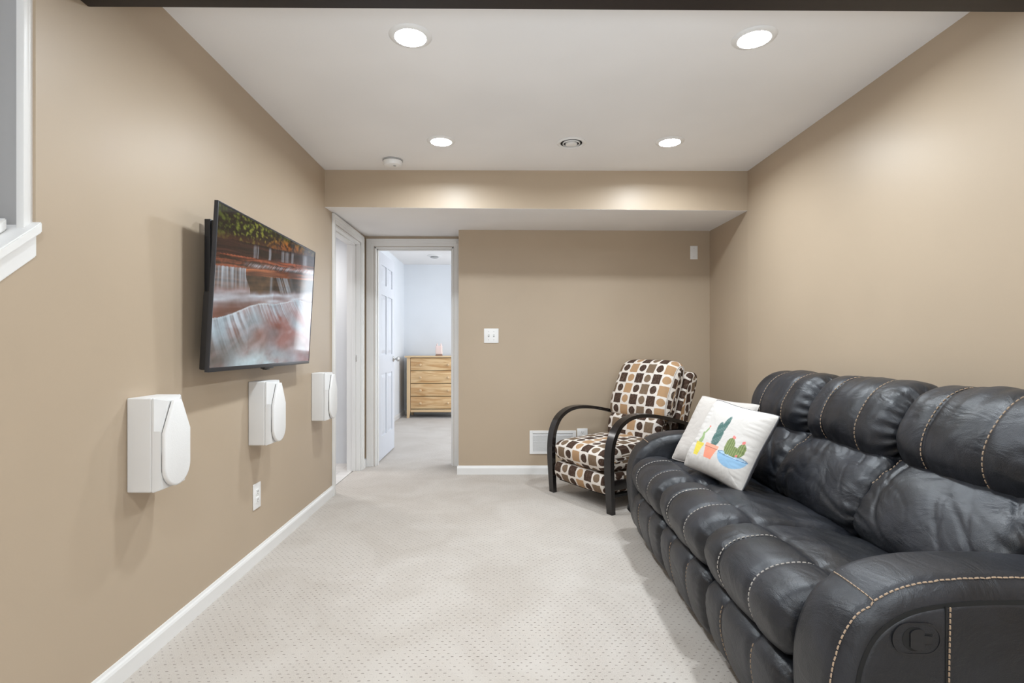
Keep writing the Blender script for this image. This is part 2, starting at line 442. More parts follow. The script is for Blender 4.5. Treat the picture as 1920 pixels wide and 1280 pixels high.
# doorway trim: casing with stepped moulding + jamb lining
def casing(name, axis, face, a, b, top, sgn, w=.07, depth=T):
    """axis 'y': opening in a wall facing along x at x=face ; axis 'x': in a wall facing along y"""
    bm = bmesh.new()
    def bx(u0, u1, z0, z1, d0, d1, bev=.002):
        lo_, hi_ = sorted((face+sgn*d0, face+sgn*d1))
        if axis == 'y': box(bm, (lo_, min(u0, u1), z0), (hi_, max(u0, u1), z1), bev)
        else: box(bm, (min(u0, u1), lo_, z0), (max(u0, u1), hi_, z1), bev)
    for d0, d1, k0, k1 in ((0, .011, .004, w), (0, .017, w*.42, w), (0, .020, w*.72, w)):
        q = (d1-.011)*.05; k1 -= q
        bx(a-k1, a-k0, 0, top+k1, .0004, d1); bx(b+k0, b+k1, 0, top+k1, .0004, d1); bx(a-k0+.0002, b+k0-.0002, top+k0, top+k1, .0004, d1)
    o = tag(bm_obj(name, bm, M['trim'], auto=30), kind='structure')
    bm = bmesh.new()
    bx(a-.001, a+.016, 0, top, .002, -depth-.002); bx(b-.016, b+.001, 0, top, .002, -depth-.002); bx(a, b, top-.016, top+.001, .002, -depth-.002)
    # door stop
    bx(a+.016, a+.027, 0, top-.016, -depth*.32, -depth*.62); bx(b-.027, b-.016, 0, top-.016, -depth*.32, -depth*.62); bx(a+.016, b-.016, top-.027, top-.016, -depth*.32, -depth*.62)
    bm_obj('jamb', bm, M['trim'], o, auto=30)
    return o
tr1 = casing('trim_1', 'x', YD, DX0, DX1, DZ, -1, w=.074)
tr2 = casing('trim_2', 'y', XL, 4.165, 4.925, 2.095, 1, w=.070)
# strike plate on the far bathroom jamb
bm = bmesh.new(); box(bm, (XL-.060, 4.9055, 1.005), (XL-.028, 4.909, 1.065), .001); bm_obj('strike_plate', bm, M['chrome'], tr2)
bm = bmesh.new(); box(bm, (XL-.050, 4.9045, 1.022), (XL-.038, 4.9060, 1.048), 0); bm_obj('latch_hole', bm, M['slot'], tr2)
# bathroom beyond the left doorway
struct('floor_bathroom', [((-3.2, 3.9, -.05), (XL-.07, 6.0, .001))], M['tile'])
struct('wall_bathroom', [((-3.2, 5.80, -.02), (XL-.3, 5.9, 2.4)), ((-3.3, 3.9, -.02), (-3.2, 5.9, 2.4)), ((-3.3, 3.8, -.02), (XL-T, 3.9, 2.4)),
                        ((-1.66, YD+T, -.02), (-1.60, 5.82, 2.4))], M['bathwall'])
struct('ceiling_bathroom', [((-3.3, 3.8, 2.236), (XL-T+.005, 5.9, 2.30))], M['ceil'])
baseboard('baseboard_bathroom', (-3.2, 5.80), (-1.66, 5.80), (0, -1))
# bedroom shell
BX0, BX1, BY1, BZ = -1.640, 1.95, 9.02, 2.53
struct('wall_bedroom_left', [((BX0-.06, YD+T, -.02), (BX0, BY1, BZ)), ((BX0, YD+T-.001, -.02), (DX0-.017, YD+T+.012, BZ)), ((DX0-.03, YD+T-.001, DZ+.0), (DX1+.03, YD+T+.012, BZ)), ((DX1+.017, YD+T-.001, -.02), (BX1, YD+T+.012, BZ))], M['bedwall'])
struct('wall_bedroom_back', [((BX0-.1, BY1, -.02), (.20, BY1+.1, BZ)), ((1.45, BY1, -.02), (BX1+.1, BY1+.1, BZ)), ((.20, BY1, -.02), (1.45, BY1+.1, .85)), ((.20, BY1, 2.2), (1.45, BY1+.1, BZ))], M['bedwall'])
wn = struct('window_1', [((.14, BY1-.018, .79), (.20, BY1-.001, 2.26)), ((1.45, BY1-.018, .79), (1.51, BY1-.001, 2.26)), ((.201, BY1-.018, 2.2), (1.449, BY1-.001, 2.26)), ((.201, BY1-.03, .79), (1.449, BY1-.001, .85)), ((.80, BY1+.02, .85), (.85, BY1+.06, 2.2)), ((.20, BY1+.02, .85), (.24, BY1+.06, 2.2)), ((1.41, BY1+.02, .85), (1.45, BY1+.06, 2.2))], M['trim'])
boxes('pane', [((.24, BY1+.035, .85), (.80, BY1+.042, 2.2))], M['sky'], wn); boxes('pane', [((.85, BY1+.035, .85), (1.41, BY1+.042, 2.2))], M['sky'], wn)
struct('wall_bedroom_right', [((BX1, YD+T, -.02), (BX1+.1, BY1, BZ))], M['bedwall'])
struct('ceiling_bedroom', [((BX0-.1, YD+T, BZ), (BX1+.1, BY1+.1, BZ+.1))], M['ceil'])
baseboard('baseboard_bedroom_back', (BX0, BY1), (BX1, BY1), (0, -1))
baseboard('baseboard_bedroom_left', (BX0, YD+T+.02), (BX0, BY1), (1, 0))
# stairwell seen through the opening on the left
struct('wall_stairwell', [((-2.45, -1.2, -1.2), (-2.35, 2.9, 3.8)), ((-2.45, 2.8, -1.2), (XL-T+.001, 2.9, 3.8)), ((-2.45, -1.3, -1.2), (XL-T+.001, -1.2, 3.8))], M['bathwall'])
struct('ceiling_stairwell', [((-2.45, -1.3, 3.8), (XL, 2.9, 3.9))], M['ceil'])
# sloping cap, apron, post and rail of the stair opening
def sloped(name, x0, x1, y0, y1, dz0, dz1, mat, parent=None, bev=.003):
    bm = bmesh.new(); prism(bm, [(y0, capz(y0)+dz0), (y1, capz(y1)+dz0), (y1, capz(y1)+dz1), (y0, capz(y0)+dz1)], x0, x1)
    bmesh.ops.bevel(bm, geom=bm.edges[:], offset=bev, segments=2, affect='EDGES')
    return bm_obj(name, bm, mat, parent, auto=40)
cap = tag(sloped('trim_3', XL-T-.03, XL+.018, .1, 1.500, -.030, 0, M['trim']), kind='structure')
sloped('apron', XL-.002, XL+.0045, .1, 1.4975, -.095, -.0305, M['trim'], cap)
post = thing('newel_post', 'white half newel post at the near left edge, standing on the sloping stair cap', 'post', (0, 0, 0))
boxes('shaft', [((-1.326, 1.4686, capz(1.46)-.01), (-1.305, 1.4868, 3.0))], M['trim'], post, .002)
boxes('backing_strip', [((-1.3250, 1.4866, capz(1.487)-.01), (-1.3065, 1.4990, 3.0))], M['trim'], post, .001)
boxes('stairwell_shade_board', [((-1.388, 1.4850, capz(1.485)-.01), (-1.3265, 1.4985, 3.0))], M['greyshade'], post, .001)  # added board whose grey imitates the shaded stairwell wall beyond
boxes('outer_stop', [((-1.415, 1.478, capz(1.478)-.01), (-1.3885, 1.4985, 3.0))], M['trim'], post, .001)
rail = thing('stair_rail', 'white bottom rail with square balusters rising from the sloping stair cap at the left edge', 'railing', (0, 0, 0))
sloped('bottom_rail', -1.400, -1.338, .1, 1.4575, .001, .034, M['trim'], rail, .004)
for k in range(7):
    y = 1.30-.13*k; boxes('baluster', [((-1.386, y-.016, capz(y)+.005), (-1.354, y+.016, min(3.0, capz(y)+.95)))], M['trim'], rail, .002)

# ------------------------------------------------------------------ bedroom door leaf (six panel), open
LX0, LX1, LY0, LY1, LZ0, LZ1 = -1.236, -1.201, 5.243, 5.998, .014, 2.088
RZ = [(.24, .87), (1.06, 1.665), (1.77, 1.965)]
cols = [(LY0+.115, LY0+.345), (LY1-.345, LY1-.115)]
bm = bmesh.new()
box(bm, (LX0+.008, LY0+.003, LZ0+.003), (LX1-.008, LY1-.003, LZ1-.003))
for y0, y1 in ((LY0, cols[0][0]), (cols[0][1], cols[1][0]), (cols[1][1], LY1)): box(bm, (LX0, y0, LZ0), (LX1, y1, LZ1), .001)
zs = [LZ0]+[z for r in RZ for z in r]+[LZ1]
for k in range(0, len(zs), 2):
    for y0, y1 in cols: box(bm, (LX0, y0-.002, zs[k]), (LX1, y1+.002, zs[k+1]), .001)
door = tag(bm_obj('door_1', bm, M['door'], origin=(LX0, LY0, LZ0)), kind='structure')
def dchild(o): o.parent = door; o.matrix_parent_inverse = Matrix.Translation(-Vector((LX0, LY0, LZ0))); return o
for y0, y1 in cols:
    for z0, z1 in RZ:
        bm = bmesh.new()
        for sx in (0, 1):
            xa, xb = (LX1-.0085, LX1-.001) if sx else (LX0+.0085, LX0+.001)
            o_ = .012; i_ = .045
            A = [bm.verts.new((xa, y, z)) for y, z in ((y0+o_, z0+o_), (y1-o_, z0+o_), (y1-o_, z1-o_), (y0+o_, z1-o_))]
            B = [bm.verts.new((xb, y, z)) for y, z in ((y0+i_, z0+i_), (y1-i_, z0+i_), (y1-i_, z1-i_), (y0+i_, z1-i_))]
            bm.faces.new(A); bm.faces.new(B)
            for i in range(4): bm.faces.new((A[i], A[(i+1) % 4], B[(i+1) % 4], B[i]))
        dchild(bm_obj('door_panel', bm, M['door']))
for hz in (1.78, 1.06, .34):
    bm = bmesh.new(); box(bm, (LX0+.002, LY0-.003, hz-.045), (LX1-.001, LY0+.001, hz+.045), .001)
    lathe(bm, [(.006, hz-.048), (.0075, hz-.044), (.0075, hz+.044), (.006, hz+.048)], (LX0-.004, LY0-.006, 0), 'z', 12)
    box(bm, (LX0-.022, LY0-.0175, hz-.045), (LX0+.0, LY0-.0125, hz+.045), .001)
    for dz in (-.03, 0, .03): lathe(bm, [(.003, LY0-.0045), (.003, LY0-.003)], (LX0+.02, 0, hz+dz), 'y', 8)
    dchild(bm_obj('hinge', bm, M['chrome'], auto=40))
bm = bmesh.new()
for sg, x in ((1, LX1), (-1, LX0)):
    lathe(bm, [(0.0001, 0), (.030, .0), (.030, .004*sg), (.024, .009*sg), (.011, .012*sg), (.010, .030*sg), (.018, .036*sg), (.027, .048*sg), (.027, .058*sg), (.018, .066*sg), (.0001, .068*sg)], (x, LY1-.065, 1.005), 'x', 24)
dchild(bm_obj('door_knob', bm, M['chrome'], smooth=True))

# ------------------------------------------------------------------ leather reclining sofa
SX, SY = 1.25, 2.255
sofa = thing('reclining_sofa', 'black leather three-seat reclining sofa with contrast stitching along the right wall', 'sofa', (SX, SY, 0), -math.radians(1.1))
mpS = lambda a, e, b: Vector((a-.5, e, b))
SM = .38
def chan(t, A, B=0):
    """three stitched channels across t in [-1,1]: shallow crease at each seam"""
    d = 0
    for s in (-SM, SM): d += A*math.exp(-((t-s)/.045)**2)
    if abs(t) <= SM: d -= B*(1-(t/SM)**2)
    else: d -= B*(1-((abs(t)-(1+SM)/2)/((1-SM)/2))**2)
    return d
def gsm(x): return math.exp(-x*x)
def gather(t, s, amp, fr=46, side=0):
    """puckers running in from the cushion ends"""
    k = math.exp(-((1-abs(t))/.13)**1.5) if (side == 0 or side*t > 0) else 0
    return amp*k*(math.sin(s*fr*2*PI/2)*.6+.5*noise.noise(Vector((s*fr, t*3, 1.7))))
SEATP = [(.07, .300), (.022, .315), (-.004, .36), (-.012, .41), (.010, .462), (.065, .497), (.14, .508), (.21, .500), (.33, .497), (.46, .480), (.58, .452), (.66, .43), (.68, .38), (.60, .32), (.35, .30), (.18, .30)]
FOOTP = [(.10, .045), (.055, .045), (.028, .075), (.008, .13), (-.004, .20), (.002, .26), (.030, .292), (.075, .298), (.12, .28), (.13, .18), (.12, .08)]
HEADP = [(.74, .70), (.70, .72), (.672, .775), (.674, .84), (.705, .91), (.752, .967), (.81, 1.000), (.87, 1.006), (.925, .985), (.955, .93), (.965, .84), (.95, .72), (.87, .69)]
LUMP = [(.60, .40), (.555, .44), (.530, .50), (.548, .57), (.598, .65), (.655, .705), (.72, .745), (.79, .74), (.83, .66), (.82, .50), (.76, .41), (.68, .39)]
ARMP = [(.085, .03), (.045, .08), (.022, .2), (.012, .33), (.022, .43), (.062, .520), (.13, .578), (.22, .608), (.35, .620), (.52, .617), (.70, .600), (.86, .56), (.95, .50), (.97, .36), (.965, .18), (.94, .05), (.85, .02), (.45, .02), (.2, .02)]
YS = [-.875, -.292, .292, .875]
th = bmesh.new(); thr = bmesh.new()
for k in range(3):
    a, b = YS[k]+.002, YS[k+1]-.002
    def dseat(t, p, s, e, k=k):
        w = 1-min(1, max(0, (p.x-.195)/.05)); w = w*w*(3-2*w)
        if p.y < .305: w *= .3
        d = w*chan(t, .0055, .0055) + .010*t*t*(1-w) + .016*w*t**4
        if p.y > .44: d += .012*gsm((p.x-.205)/.016) - .006*gsm((p.x-.30)/.06)*(1-t*t)
        if p.x > .25 and p.y > .4:   # sat-in creases on the seat panel
            d += .007*noise.noise(Vector((p.x*7+k*3, e*4, 2))) + .004*noise.noise(Vector((p.x*16+e*11, e*5-p.x*9, k)))
        return d + gather(t, s, .0045, 60)*(.4+.6*w)
    L = Loft(SEATP, a, b, N=120, R=64, r=.05, disp=dseat, mp=mpS, wr=.0035, seed=k*7)
    seat = L.build('seat_cushion', M['leather'], sofa)
    for s in (-SM, SM):
        e = a+(b-a)*(s+1)/2; bm = bmesh.new()
        i0, i1 = L.near(.020, .322), L.near(.200, .500)
        seam(bm, L, e, i0, i1, off=.007*(1 if s > 0 else -1), lift=.0008)
        bm_obj('stitching', bm, M['palethread'], seat)
    # footrest panel below
    def dfoot(t, p, s, e): return chan(t, .006, .006) + .010*t**4 + gather(t, s, .003, 40)
    L = Loft(FOOTP, a+.004, b-.004, N=84, R=60, r=.04, disp=dfoot, mp=mpS, wr=.002, seed=k*5+2)
    f = L.build('footrest_panel', M['leather'], sofa)
    for s in (-SM, SM):
        bm = bmesh.new(); e = L.e0+(L.e1-L.e0)*(s+1)/2; seam(bm, L, e, L.near(.034, .07), L.near(.012, .28), off=.006*(1 if s > 0 else -1), lift=.0008, w=.0026)
        bm_obj('stitching', bm, M['thread'], f)
    # lumbar cushion
    def dl(t, p, s, e, k=k):
        d = .016*t**6 + .006*t*t
        if p.x < .70:
            q = e*9 + p.y*5.5
            d += .010*noise.noise(Vector((q*.55+k*4, p.y*5-e*3, 3)))
            for fr, am, sd in ((1.0, .008, 0), (2.1, .0045, 5)):      # diagonal pulled folds
                rr = abs(noise.noise(Vector(((p.y-e*.55)*7*fr+k*3.3+sd, (e+p.y*.6)*2.2*fr, sd))))
                d += am*max(0, 1-rr*12)*(.35+.65*t*t)
        return d + gather(t, s, .006, 34)
    L = Loft(LUMP, a+.001, b-.001, N=110, R=80, r=.036, disp=dl, mp=mpS, wr=.004, seed=k+20)
    lum = L.build('lumbar_cushion', M['leather'], sofa)
    bm = bmesh.new(); seam(bm, L, L.e1-.020, L.near(.60, .65), L.near(.715, .742), lift=.001); bm_obj('stitching', bm, M['thread'], lum)
    # head cushion
    def dh(t, p, s, e, k=k):
        lowr = max(0, (.80-p.y)/.1)
        d = chan(t, .0055, .0045) + .022*t**4
        if p.x < .93: d += .006*noise.noise(Vector((e*6+k*3, p.y*6, 5)))*(1+lowr) + .003*noise.noise(Vector((e*22, p.y*14+e*6, k)))
        return d + gather(t, s, .010, 36, side=-1)*1.0 + gather(t, s, .003, 36)
    L = Loft(HEADP, a+.001, b-.001, N=110, R=66, r=.07, disp=dh, mp=mpS, wr=.003, seed=k+40)
    hd = L.build('head_cushion', M['leather'], sofa)
    for s in (-SM, SM):
        bm = bmesh.new(); e = a+(b-a)*(s+1)/2; seam(bm, L, e, L.near(.705, .715), L.near(.86, 1.006), off=.007*(1 if s > 0 else -1), lift=.0008, dash=.012)
        bm_obj('stitching', bm, M['thread'], hd)
# arms
def make_arm(y0, y1, outer):
    def da(t, p, s, e):
        d = 0
        # crosswise seam at the front shoulder
        d += .006*gsm(((p - Vector((.097, .555))).length)/.010)
        tt = (t+1)/2 if outer > 0 else (1-t)/2       # 0 inside .. 1 outside
        d += -.007*math.sin(PI*min(1, max(0, tt*.95)))
        d += .0022*gsm((tt-.86)/.10)*(noise.noise(Vector((s*420, 1, 2))))*2
        if p.y < .06: d *= .2
        return d
    L = Loft(ARMP, y0, y1, N=180, R=44, r=.045, disp=da, mp=mpS, wr=.002, seed=60+outer)
    arm = L.build('arm', M['leather'], sofa)
    bm = bmesh.new()
    eo = (y1-.022) if outer > 0 else (y0+.022)
    i0, i1 = L.near(.028, .12), L.near(.94, .50)
    seam(bm, L, eo, i0, i1, lift=.001, w=.0034, dash=.010, gap=.003, h=.0026)
    bm_obj('stitching', bm, M['thread'], arm); bm = bmesh.new()
    # cross seam at the shoulder
    i = L.near(.097, .555); path = []
    ee = [y0+.035+(y1-y0-.07)*q/14 for q in range(15)]
    if outer < 0: ee = [y0+.024+(y1-y0-.055)*q/14 for q in range(15)]
    for q in ee:
        p = L.pt(q, i+1, .001); p2 = L.pt(q, i+1, .011); path.append((p, (p2-p).normalized()))
    stitches(bm, path, w=.003, dash=.010, gap=.003)
    bm_obj('stitching', bm, M['thread'], arm)
    # inset side panel on the outer face, with a dark groove round it
    cen = Vector((.47, .32))
    def shrink(p, d):
        i = L.near(p.x, p.y); return p-L.nrm[i]*d
    yo = y1 if outer > 0 else y0
    prof = [tuple(shrink(Vector(p), .048)) for p in ARMP[1:-3]]
    prof = [(x, max(z, .03)) for x, z in prof]
    P2 = Loft(prof, *( (yo-.03, yo+.004) if outer > 0 else (yo-.004, yo+.03)), N=140, R=4, r=.012, mp=mpS)
    sp = P2.build('side_panel', M['leather'], sofa)
    bm = bmesh.new(); G = Loft(prof, *( (yo-.03, yo+.0012) if outer > 0 else (yo-.0012, yo+.03)), N=140, R=4, r=.0005, mp=mpS)
    G.P = [p+n*.006 for p, n in zip(G.P, G.nrm)]; bm.free()
    G.build('panel_groove', M['darkgap'], sofa)
    return arm, sp, P2
arm_far, _, _ = make_arm(.880, 1.085, 1)
arm_near, sp, PL = make_arm(-1.085, -.880, -1)
# side panel seam, lever cup
yo = -1.085-.0045
bm = bmesh.new(); box(bm, (.235-.5+.5, yo-.0016, .03), (.238, yo+.001, .03), 0) if False else None
pth = [(Vector((.262-.5-.0005*q, yo-.001, .565-.535*q/20)), Vector((0, -1, 0))) for q in range(21)]
stitches(bm, pth, w=.0032, dash=.010, gap=.003)
bm_obj('stitching', bm, M['thread'], sp)
bm = bmesh.new(); box(bm, (.252-.5, yo-.0012, .03), (.2565-.5, yo+.001, .566), .001); bm_obj('seam_welt', bm, M['darkgap'], sp)
def stadium(cx, cz, hw, hr, n=14):
    return [(cx+hw+hr*math.cos(-PI/2+PI*k/n), cz+hr*math.sin(-PI/2+PI*k/n)) for k in range(n+1)] + [(cx-hw+hr*math.cos(PI/2+PI*k/n), cz+hr*math.sin(PI/2+PI*k/n)) for k in range(n+1)]
CX, CZ = .188-.5, .495
def ring(pts_o, pts_i, ya, yb, bm):
    n = len(pts_o)
    vs = [[bm.verts.new((x, y, z)) for x, z in P_] for P_, y in ((pts_o, ya), (pts_o, yb), (pts_i, yb), (pts_i, ya))]
    for r in range(4):
        for i in range(n): bm.faces.new((vs[r][i], vs[r][(i+1) % n], vs[(r+1) % 4][(i+1) % n], vs[(r+1) % 4][i]))
lv = bmesh.new(); ring(stadium(CX, CZ, .018, .036), stadium(CX, CZ, .018, .032), yo-.0035, yo+.002, lv)
cup = bm_obj('lever_cup', lv, M['blackplastic'], sofa, auto=40)
bm = bmesh.new(); prism(bm, stadium(CX, CZ, .018, .032), yo-.0022, yo+.001, 'y'); bm_obj('cup_plate', bm, M['leather'], cup)
bm = bmesh.new()
Cs = [(CX-.005+.0265*math.cos(a), CZ+.0265*math.sin(a)) for a in [math.radians(50+k*260/18) for k in range(19)]]
Cs = Cs + [(CX+.017, CZ-.012), (CX+.034, CZ-.011), (CX+.034, CZ+.011), (CX+.017, CZ+.012)]
prism(bm, Cs, yo-.0030, yo+.001, 'y'); bm_obj('cup_recess', bm, M['slot'] if False else M['darkgap'], cup)
bm = bmesh.new()
Hs = [(CX+.001+.0235*math.cos(a), CZ+.0235*math.sin(a)) for a in [math.radians(55+k*250/18) for k in range(19)]]
Hs = [(max(x, CX-.0165), z) for x, z in Hs] + [(CX+.014, CZ-.009), (CX+.031, CZ-.008), (CX+.031, CZ+.008), (CX+.014, CZ+.009)]
prism(bm, Hs, yo-.0065, yo-.001, 'y'); bm_obj('recline_lever', bm, M['blackplastic'], cup, auto=30)
# body under and behind the cushions, feet
bm = bmesh.new()
box(bm, (.09-.5, -.89, .05), (.70-.5, .89, .33), .01); box(bm, (.66-.5, -.88, .05), (.80-.5, .88, .60), .01)
bm_obj('base', bm, M['darkgap'], sofa)
bm = bmesh.new(); box(bm, (.78-.5, -.875, .06), (.965-.5, .875, .92), .03, 4); bm_obj('back_shell', bm, M['leather'], sofa, auto=50)
for x in (.16, .86):
    for y in (-.98, -.3, .3, .98):
        bm = bmesh.new(); lathe(bm, [(.018, 0), (.02, .003), (.02, .052), (.018, .055)], (x-.5, y, 0), 'z', 16); bm_obj('foot', bm, M['blackplastic'], sofa, auto=40)

# ------------------------------------------------------------------ scatter pillows
def pillow(name, label, cen, ex, ey, w, h, th_, printed, tag_):
    ex = Vector(ex).normalized(); ey = Vector(ey); ey = (ey-ex*ey.dot(ex)).normalized(); ez = ex.cross(ey)
    R = Matrix((ex, ey, ez)).transposed().to_4x4(); R.translation = Vector(cen)
    n = 150 if printed else 60
    root = None
    for side in (1, -1):
        Vv = []; C_ = []
        for j in range(n+1):
            for i in range(n+1):
                a, b_ = i/n*2-1, j/n*2-1
                # pulled-in sides, pointed corners
                x = a*w/2*(1-.085*(1-b_*b_)**1.0*abs(a)**2); y = b_*h/2*(1-.085*(1-a*a)*abs(b_)**2)
                cr = 1-.055*abs(a*b_)**5; x *= cr; y *= cr
                f = max(0, (1-a**4))**.62*max(0, (1-b_**4))**.62
                z = side*th_*f
                ed = 1-min(1-abs(a), 1-abs(b_))
                if ed > .55:
                    q = (ed-.55)/.45; s_ = a if abs(b_) > abs(a) else b_
                    z += .0045*q*(1-q)*4*noise.noise(Vector((s_*11, 2.3*side, 4)))
                z += .004*noise.noise(Vector((a*2.2+tag_, b_*2.2, side)))*f
                Vv.append((x, y, z))
                if printed and side == 1: C_.append(cactus((a+1)/2-.19, (b_+1)/2))
        F = [(j*(n+1)+i, j*(n+1)+i+1, (j+1)*(n+1)+i+1, (j+1)*(n+1)+i) for j in range(n) for i in range(n)]
        if side < 0: F = [f[::-1] for f in F]
        me = bpy.data.meshes.new(name); me.from_pydata(Vv, [], F)
        if side == 1:
            root = link(name, me, M['print'] if printed else M['cream'], None, True); root.matrix_world = R
            tag(root, label, 'pillow')
            if printed:
                ca = me.color_attributes.new('print', 'FLOAT_COLOR', 'POINT'); ca.data.foreach_set('color', np.array(C_, dtype='f').ravel())
        else:
            link('back_cover', me, M['greycloth'] if printed else M['cream'], root, True)
    # piping round the edge
    path = []
    for k in range(161):
        u = k/160*4; s_ = u % 1*2-1; q = int(u) % 4
        a, b_ = [(s_, -1), (1, s_), (-s_, 1), (-1, -s_)][q]
        cr = 1-.055*abs(a*b_)**5; path.append(Vector((cr*a*w/2*(1-.085*(1-b_*b_)*abs(a)**2), cr*b_*h/2*(1-.085*(1-a*a)*abs(b_)**2), 0)))
    bm = bmesh.new(); tube(bm, path, .0028, 6); bm_obj('piping', bm, M['greycloth'] if printed else M['cream'], root, smooth=True)
    return root
CR = (.62, .59, .56)
def inpoly(x, y, P):
    c = False; j = len(P)-1
    for i in range(len(P)):
        if (P[i][1] > y) != (P[j][1] > y) and x < (P[j][0]-P[i][0])*(y-P[i][1])/(P[j][1]-P[i][1])+P[i][0]: c = not c
        j = i
    return c
def ell(x, y, cx, cy, rx, ry, ang=0):
    c, s = math.cos(ang), math.sin(ang); dx, dy = x-cx, y-cy
    return ((dx*c+dy*s)/rx)**2+((-dx*s+dy*c)/ry)**2
def cactus(x, y):
    o = CR
    # yellow pot with a thin twisting cactus
    if min(ell(x, y, .080, .42, .026, .055, .2), ell(x, y, .062, .475, .020, .032, .5), ell(x, y, .086, .53, .014, .05, -.35), ell(x, y, .070, .385, .034, .04, 0)) < 1: o = (.30, .40, .20)
    if ell(x, y, .098, .590, .014, .014) < 1: o = (.72, .25, .20)
    if inpoly(x, y, [(.035, .19), (.105, .19), (.140, .335), (.012, .335)]): o = (.76, .62, .10)
    if inpoly(x, y, [(.006, .325), (.146, .325), (.146, .362), (.006, .362)]): o = (.68, .55, .10)
    # tall dark green cactus
    d = min(ell(x, y, .288, .50, .060, .145, -.05), ell(x, y, .262, .60, .040, .090, .1), ell(x, y, .318, .66, .036, .135, -.12))
    if d < 1: o = (.085, .16, .145) if d < .82 and abs(math.sin(x*150+y*8)) > .3 else (.20, .27, .26)
    if inpoly(x, y, [(.215, .205), (.330, .205), (.368, .355), (.178, .355)]): o = (.82, .30, .20)
    if inpoly(x, y, [(.172, .350), (.376, .350), (.376, .392), (.172, .392)]): o = (.80, .36, .26)
    if inpoly(x, y, [(.172, .345), (.376, .345), (.376, .351), (.172, .351)]): o = (.30, .13, .10)
    # round green cacti in a blue bowl
    d = min(ell(x, y, .510, .44, .066, .105, .1), ell(x, y, .590, .395, .085, .060, 0), ell(x, y, .668, .435, .052, .088, -.1))
    if d < 1: o = (.17, .22, .09) if abs(math.sin(x*110)) > .35 else (.33, .36, .17)
    for cx_, cy_ in ((.505, .560), (.525, .552), (.668, .538), (.655, .530), (.648, .36)):
        if ell(x, y, cx_, cy_, .014, .018) < 1: o = (.78, .24, .22)
    if ell(x, y, .583, .345, .195, .150) < 1 and y < .340: o = (.27, .45, .64)
    if ell(x, y, .583, .343, .197, .028) < 1 and not (d < 1 and y > .335): o = (.42, .57, .72) if ell(x, y, .583, .343, .180, .018) < 1 else (.14, .24, .38)
    return (*o, 1)
pillow('pillow', 'white pillow printed with three potted cacti, in front on the sofa', (1.106, 2.590, .674), (.263, -.961, -.0755), (.482, .065, .873), .455, .405, .062, True, 0)
pillow('pillow', 'plain cream pillow behind the cactus pillow at the far sofa arm', (1.140, 2.862, .674), (.308, -.951, -.02), (.49, .09, .84), .455, .425, .045, False, 5)

# ------------------------------------------------------------------ patterned armchair
AX, AY, ARZ = .567, 3.905, -math.radians(59.2)
chair = thing('armchair', 'push-back armchair with circle and square patterned cushions and curved black wood arms', 'armchair', (AX, AY, 0), ARZ)
mpC = lambda a, e, b: Vector((e, a, b))
C0 = .089
def puff(c): return lambda t, p, s, e: c*t*t*t*t + .003*noise.noise(Vector((e*9, p.x*9, p.y*9)))
Loft([(.03, .262), (-.012, .285), (-.032, .34), (-.02, .395), (.035, .428), (.15, .440), (.32, .448), (.50, .452), (.57, .43), (.58, .36), (.55, .28), (.35, .262), (.15, .258)], -.295, .295, N=90, R=34, r=.045, disp=puff(.02), mp=mpC).build('seat_cushion', M['fabric'], chair, C0, uo=(.45, .25))
Loft([(.06, .112), (.010, .118), (-.018, .16), (-.022, .21), (-.005, .248), (.05, .262), (.30, .262), (.55, .262), (.57, .20), (.56, .115), (.30, .110)], -.285, .285, N=90, R=30, r=.020, disp=puff(.008), mp=mpC).build('front_panel', M['fabric'], chair, C0, uo=(.1, .6))
Loft([(.50, .42), (.50, .50), (.525, .58), (.58, .62), (.64, .60), (.66, .50), (.62, .41), (.55, .40)], -.275, .275, N=70, R=30, r=.045, disp=puff(.012), mp=mpC).build('lumbar_cushion', M['fabric'], chair, C0, uo=(.3, .2))
bc = Loft([(.575, .575), (.535, .62), (.545, .72), (.585, .82), (.635, .93), (.69, 1.01), (.755, 1.035), (.815, 1.01), (.83, .95), (.80, .84), (.755, .72), (.715, .61), (.66, .565)], -.305, .305, N=110, R=40, r=.065, disp=puff(.022), mp=mpC)
bk = bc.build('back_cushion', M['fabric'], chair, C0, uo=(1.55, .55))
for ex in (bc.e0+.012, bc.e1-.012):
    bm = bmesh.new(); tube(bm, [bc.pt(ex, i, .002) for i in range(0, bc.N+1, 2)], .004, 6); bm_obj('piping', bm, M['cream'], bk, smooth=True)
Loft([(.70, .50), (.70, .60), (.745, .74), (.81, .88), (.86, .935), (.915, .945), (.95, .91), (.935, .82), (.88, .68), (.83, .54), (.79, .49)], -.300, .300, N=90, R=30, r=.028, disp=puff(.006), mp=mpC).build('back_shell', M['fabric'], chair, C0, uo=(.2, .2))
